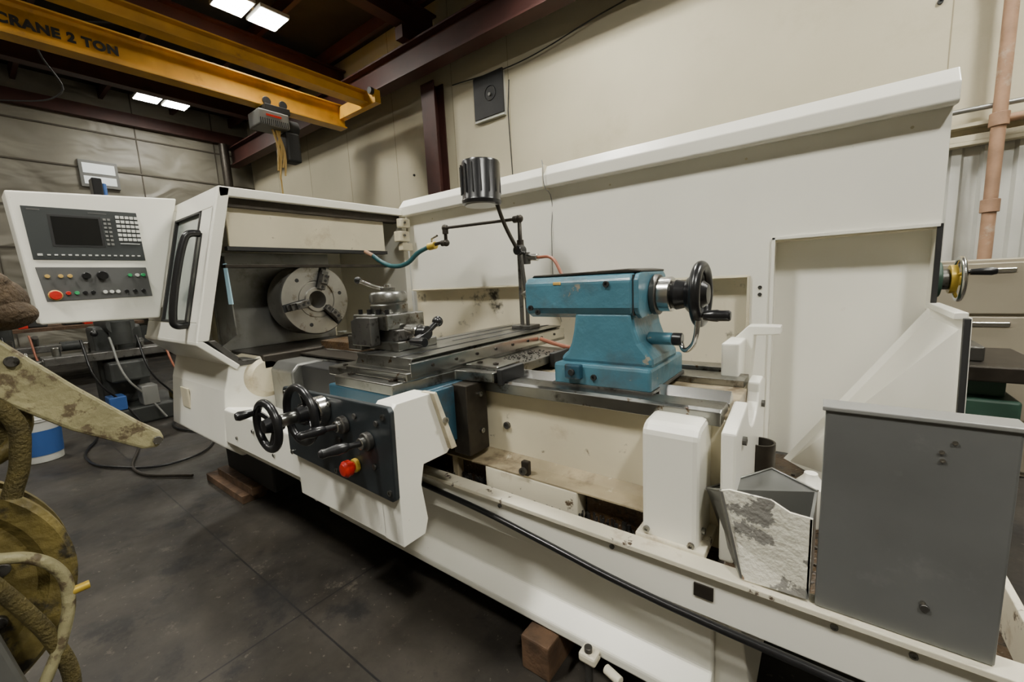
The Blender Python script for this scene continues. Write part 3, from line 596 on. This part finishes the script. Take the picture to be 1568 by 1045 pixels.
# ---- work lamp
wk=empty("machine_work_lamp")
pipe("lamp_pole",[(-1.225,1.745,1.021),(-1.225,1.745,1.15),(-1.25,1.74,1.40)],.010,STEELD,wk)
cyl("lamp_joint",(-1.25,1.71,1.40),(-1.25,1.765,1.40),.024,BLACK,wk)
tube("lamp_arm",[(-1.25,1.72,1.40),(-1.29,1.68,1.52),(-1.31,1.63,1.66)],.010,PIPE,wk)
revolve("lamp_head",(-1.365,1.60,1.62),(0.04,0,1),[(.082,0),(.094,.004),(.096,.02),(.092,.026),(.093,.188),(.088,.2),(.02,.204),(0,.204)],BLACK,wk)
boxes("lamp_cooling_ribs",[(-1.365+.094*cos(a)-.003,-1.365+.094*cos(a)+.003,1.60+.094*sin(a)-.003,1.60+.094*sin(a)+.003,1.67,1.80) for a in [radians(k*24) for k in range(15)]],BLACKM,wk,0)
revolve("lamp_lens",(-1.365,1.60,1.617),(0,0,1),[(.08,0),(.08,.003),(0,.003)],KEY,wk)

# ------------------------------------------------------------------ loose things on the pan
gb=empty("grey_sheet_metal_cover")
box("cover_body",.005,.262,1.0,1.05,.537,.972,GREYBOX,gb,.004)
boxes("cover_rim",[(.0,.267,.996,1.055,.966,.975)],mat("cover_edge",(.30,.30,.285),.4,.4),gb,.002)
bolts("cover_rivets",[(.17,1.0,.915),(.172,1.0,.90),(.165,1.0,.62),(.185,1.0,.935)],(0,-1,0),.004,.003,CHROME,gb)
cyl("cover_cap",(.168,1.0,.61),(.168,.996,.61),.007,STEELD,gb)
ct=empty("chip_chute")
fr=[(-.184,1.02,.735),(-.165,1.02,.742),(-.08,1.005,.748),(-.045,1.0,.732),(-.005,1.0,.73),(-.005,1.0,.545),(-.135,1.0,.54),(-.15,1.02,.62)]
n_=len(fr);mesh("chute_front",fr+[(p[0],p[1]+.006,p[2]) for p in fr],[tuple(range(n_)),tuple(range(2*n_-1,n_-1,-1))]+[(i,(i+1)%n_,n_+(i+1)%n_,n_+i) for i in range(n_)],CHIPW,ct)
hexa("chute_left",[(-.184,1.02,.735),(-.235,1.12,.68),(-.20,1.15,.545),(-.135,1.0,.54)],[(-.178,1.02,.735),(-.229,1.12,.68),(-.194,1.15,.545),(-.129,1.0,.54)],GALV,ct,.001)
hexa("chute_back",[(-.235,1.12,.68),(-.10,1.24,.72),(0,1.16,.72),(0,1.15,.545)],[(-.235,1.126,.68),(-.10,1.246,.72),(0,1.166,.72),(0,1.156,.545)],GREYBOX,ct,.001)
hexa("chute_right",[(-.005,1.0,.73),(.0,1.16,.72),(0,1.15,.545),(-.005,1.0,.545)],[(-.011,1.0,.73),(-.006,1.16,.72),(-.006,1.15,.545),(-.011,1.0,.545)],GREYBOX,ct,.001)
tube("chute_rolled_edge",[(-.184,1.02,.737),(-.235,1.12,.682),(-.10,1.24,.722),(0,1.16,.722)],.003,GALV,ct,False)
st=empty("steel_tube_offcut")
revolve("tube_wall",(-.155,1.50,.43),(0,0,1),[(.035,0),(.042,0),(.042,.265),(.036,.265),(.036,.02),(0,.02)],PIPE,st)
wbk=empty("white_plastic_bottle")
revolve("bottle_body",(-.02,1.55,.43),(0,0,1),[(.04,0),(.045,.01),(.045,.13),(.02,.16),(.018,.17),(0,.172)],WHITE,wbk)

# ------------------------------------------------------------------ wood blocks
wd=empty("wood_cribbing")
box("cribbing_beam",-.745,-.64,.94,1.5,0,.12,WOOD,wd,.006)
wd2=empty("wood_cribbing")
box("cribbing_board_1",-3.35,-2.75,.86,1.0,0,.05,WOOD,wd2,.005)
box("cribbing_board_2",-3.25,-2.7,.90,1.1,.05,.098,WOOD,wd2,.005)

# ------------------------------------------------------------------ right background
fc=empty("filing_cabinet")
def cabinet(x0,x1,par):
    box("carcass",x0,x1,3.5,4.15,0,1.235,TAN,par,.006)
    boxes("drawer_fronts",[(x0+.02,x1-.02,3.48,3.5,z,z+.285) for z in (.03,.33,.63,.93)],TAN,par,.006)
    boxes("drawer_pulls",[((x0+x1)/2-.09,(x0+x1)/2+.09,3.47,3.48,z,z+.025) for z in (.26,.56,.86,1.16)],CHROME,par,.004)
cabinet(.45,.98,fc)
fc2=empty("filing_cabinet");cabinet(1.0,1.9,fc2)
gm=empty("green_workbench_vise")
box("bench_cabinet",.42,.60,2.35,2.75,0,.70,GREEN,gm,.01)
box("bench_neck",.45,.57,2.42,2.7,.70,.78,GREEN,gm,.006)
box("bench_top",.38,.66,2.3,2.8,.78,.84,PIPE,gm,.006)
box("vise_jaw",.42,.50,2.4,2.6,.84,.90,STEELD,gm,.006)
gg=empty("green_machine_behind_lathe")
box("column",-.1,.22,2.3,2.65,0,1.1,GREEN,gg,.02)
box("head",-.15,.27,2.25,2.6,1.08,1.3,GREEN,gg,.02)
cyl("spindle_boss",(.27,2.35,1.17),(.345,2.35,1.17),.07,GREEN,gg)
cyl("spindle_collar",(.345,2.35,1.17),(.37,2.35,1.17),.04,STEELD,gg)
LAs=LA
LA=gg
handwheel("cross_wheel",(.40,2.35,1.17),(1,0,0),.080,.009,True,CHROME,BLACK,ga=radians(250),gl=.08,sm=BRASS)
LA=LAs
revolve("dial",(.37,2.35,1.17),(1,0,0),[(.055,0),(.055,.02),(.02,.03),(0,.03)],BRASS,gg)

# ------------------------------------------------------------------ left background
bk=empty("plastic_bucket")
revolve("bucket_body",(-5.05,.25,0),(0,0,1),[(.11,0),(.115,.005),(.132,.33),(.139,.335),(.139,.36),(.132,.365),(.128,.35),(.11,.02),(0,.02)],BKW,bk)
revolve("bucket_label",(-5.05,.25,.06),(0,0,1),[(.1205,0),(.1305,.20),(.1295,.20),(.1195,0)],BKT,bk)
torus("bucket_rim",(-5.05,.25,.355),(0,0,1),.136,.007,BKW,bk)
def mach(x,y,par,sc=1.,mt=CLUT):
    box("base",x-.4,x+.4,y-.3,y+.4,0,.18,mt,par,.02)
    box("column",x-.3,x+.05,y-.18,y+.2,.18,1.0*sc,mt,par,.03)
    box("knee",x-.1,x+.35,y-.15,y+.15,.45,.65,mt,par,.02)
    box("table",x-.05,x+.25,y-.55,y+.55,.68,.76,STEELD,par,.008)
    cyl("ram",(x-.3,y,1.02*sc),(x+.3,y,1.02*sc),.11,mt,par)
    cyl("quill_head",(x+.25,y,.82),(x+.25,y,1.05*sc),.09,mt,par)
    cyl("crank_shaft",(x+.1,y-.55,.72),(x+.1,y-.68,.72),.02,CHROME,par)
    torus("crank_wheel",(x+.1,y-.64,.72),(0,1,0),.09,.012,CHROME,par)
    for k in range(4): tube("machine_cable",[(x+.3,y-.3+.2*k,.9),(x+.42,y-.25+.2*k,.5),(x+.38,y-.1+.2*k,.25),(x+.45,y+.2*k,.03)],.010,(BLACK,GREYP,BLACK,HOSER)[k],par)
    cyl("feed_motor",(x+.1,y+.55,.72),(x+.1,y+.75,.72),.06,mt,par)
    for k in range(5): cyl("fitting",(x+.1,y-.45+.2*k,.76),(x+.1+.03*k,y-.45+.2*k,.84+.03*(k%3)),.03,STEEL,par)
    for k in range(4):
        box("shelf_part",x+.2,x+.4,y-.45+.25*k,y-.32+.25*k,.18,.26+.06*(k%3),(STEELD,BKT,GREYP,YDARK)[k],par,.01)
    ball("knob",(x+.3,y-.2,.95),.03,RED if sc>1 else BLACK,par)
ml=empty("manual_milling_machine");mach(-5.9,.95,ml)
ml2=empty("manual_milling_machine");mach(-7.7,.15,ml2,1.12)
tb=empty("cluttered_workbench")
box("bench_top",-11.2,-9.4,-.6,1.9,.85,.9,WOOD,tb)
boxes("bench_legs",[(x,x+.08,y,y+.08,0,.85) for x in (-11.1,-9.5) for y in (-.5,1.75)],PIPE,tb)
boxes("bench_shelf",[(-11.1,-9.5,-.5,1.8,.3,.34)],PIPE,tb)
boxes("bench_clutter",[(-10.2+.2*random.random(),-9.9+.3*random.random(),y,y+.22,.9,1.0+.5*random.random()) for y in (-.5,-.1,.25,.6,1.0,1.4)],CLUT,tb,.02)
boxes("bench_small_boxes",[(-9.8,-9.6,y,y+.1,.9,1.0) for y in (0,.5,1.2)],RED,tb,.01)
sh=empty("storage_shelving")
boxes("shelf_uprights",[(x,x+.05,y,y+.05,0,2.0) for x in (-12.2,-11.6) for y in (2.0,4.1)],PIPE,sh)
boxes("shelf_boards",[(-12.2,-11.55,2.0,4.15,z,z+.04) for z in (.3,.9,1.5,2.0)],PIPE,sh)
boxes("shelf_boxes",[(-12.1,-11.7,y,y+.3,z+.04,z+.04+.15+.3*random.random()) for y in (2.1,2.5,2.9,3.3,3.7) for z in (.3,.9,1.5)],CLUT,sh,.01)
fh=empty("floor_hose")
tube("hose",[(-5.3,.6,.015),(-4.7,.45,.015),(-4.2,.55,.015),(-3.9,.85,.015),(-4.3,1.2,.015),(-5,1.1,.015),(-5.6,1.3,.015)],.009,BLACK,fh)
fh2=empty("floor_hose")
tube("hose",[(-5.2,.9,.014),(-4.6,.75,.014),(-3.9,.62,.014),(-3.5,.82,.014)],.010,PIPE,fh2)
dt=empty("steel_duct_post")
pipe("post",[(-12.0,4.48,0),(-12.0,4.48,4.9)],.10,PIPE,dt)
box("post_base_plate",-12.15,-11.85,4.34,4.60,0,.02,PIPE,dt)

# ------------------------------------------------------------------ near-left foreground: lever / webbing reel on a stand
fg=empty("webbing_winch_stand")
arm=[(-.12,1.245),(-.06,1.245),(.02,1.215),(.05,1.175),(.12,1.085),(.205,.985),(.235,.955),(.24,.935),(.225,.92),(.20,.925),(.10,1.0),(.02,1.08),(-.12,1.13)]
prism("lever_arm",arm,'X',-1.215,-1.185,YOLD,fg,.006)
cyl("lever_pivot",(-1.19,.226,.938),(-1.178,.226,.938),.009,CHROME,fg)
cyl("lever_bolt",(-1.19,.045,1.15),(-1.178,.045,1.15),.010,STEELD,fg)
ball("cloth_bundle",(-1.27,-.015,1.262),.105,LEATH,fg,.62)
ball("cloth_fold",(-1.23,.045,1.235),.05,LEATH,fg,.6)
ball("cloth_fold_b",(-1.24,.02,1.29),.05,LEATH,fg,.7)
cyl("upper_drum",(-1.30,-.03,1.04),(-1.22,-.03,1.04),.075,OLIVE,fg)
torus("upper_drum_flange",(-1.22,-.03,1.04),(1,0,0),.075,.014,YDARK,fg)
revolve("reel_disc",(-1.32,-.17,.73),(1,0,0),[(0,0),(.235,0),(.245,.01),(.245,.03),(.22,.035),(.215,.06),(.235,.065),(.245,.075),(.245,.095),(.235,.105),(.205,.10),(.19,.085),(.10,.085),(.09,.11),(0,.11)],YDARK,fg,72)
for a in (10,50,90,130,330):
    a=radians(a);cyl("reel_rivet",(-1.236,-.17+.15*cos(a),.73+.15*sin(a)),(-1.222,-.17+.15*cos(a),.73+.15*sin(a)),.013,STEELD,fg,seg=16)
torus("webbing_wrap",(-1.27,-.17,.73),(1,0,0),.205,.03,OLIVE,fg,sq=1.2)
tube("webbing_strap",[(-1.19,-.03,1.12),(-1.185,.03,1.05),(-1.185,.03,.97),(-1.19,.01,.90)],.014,OLIVE,fg)
tube("crank_handle",[(-1.17,-.10,.85),(-1.16,-.03,.81),(-1.16,.015,.785),(-1.16,.045,.74),(-1.16,.05,.69),(-1.16,.035,.62),(-1.16,-.01,.52)],.010,YOLD,fg)
tube("dark_chain_loop",[(-1.17,-.05,.80),(-1.165,-.01,.70),(-1.165,.02,.60),(-1.165,.03,.50),(-1.165,.0,.40)],.013,OLIVE,fg)
cyl("crank_end_nut",(-1.16,.05,.69),(-1.16,.08,.69),.008,BRASS,fg)
hexa("ratchet_handle",[(-1.15,-.20,.80),(-1.15,-.05,.76),(-1.15,-.02,.56),(-1.15,-.1,.50)],[(-1.13,-.20,.80),(-1.13,-.05,.76),(-1.13,-.02,.56),(-1.13,-.1,.50)],GALV,fg,.008)
box("stand_post",-1.32,-1.24,-.22,-.12,.02,.6,YDARK,fg,.008)
box("stand_foot",-1.5,-1.05,-.4,.05,0,.02,STEELD,fg,.004)

# ------------------------------------------------------------------ world + camera
w=bpy.data.worlds.new("workshop_ambient");bpy.context.scene.world=w;w.use_nodes=True
w.node_tree.nodes["Background"].inputs[0].default_value=(.9,.88,.8,1);w.node_tree.nodes["Background"].inputs[1].default_value=.3
cam=bpy.data.cameras.new("camera");cam.sensor_width=36;cam.lens=639.5/1568*36;cam.clip_start=.02
co=bpy.data.objects.new("camera",cam);C.objects.link(co);bpy.context.scene.camera=co
yw,pt,rl=radians(37.39),radians(8.2),radians(-2.91)
fw=Vector((-sin(yw)*cos(pt),cos(yw)*cos(pt),-sin(pt)));r0=Vector((cos(yw),sin(yw),0));u0=r0.cross(fw)
R=cos(rl)*r0+sin(rl)*u0;U=-sin(rl)*r0+cos(rl)*u0
M=Matrix((R,U,-fw)).transposed().to_4x4();M.translation=Vector((0,0,H));co.matrix_world=M
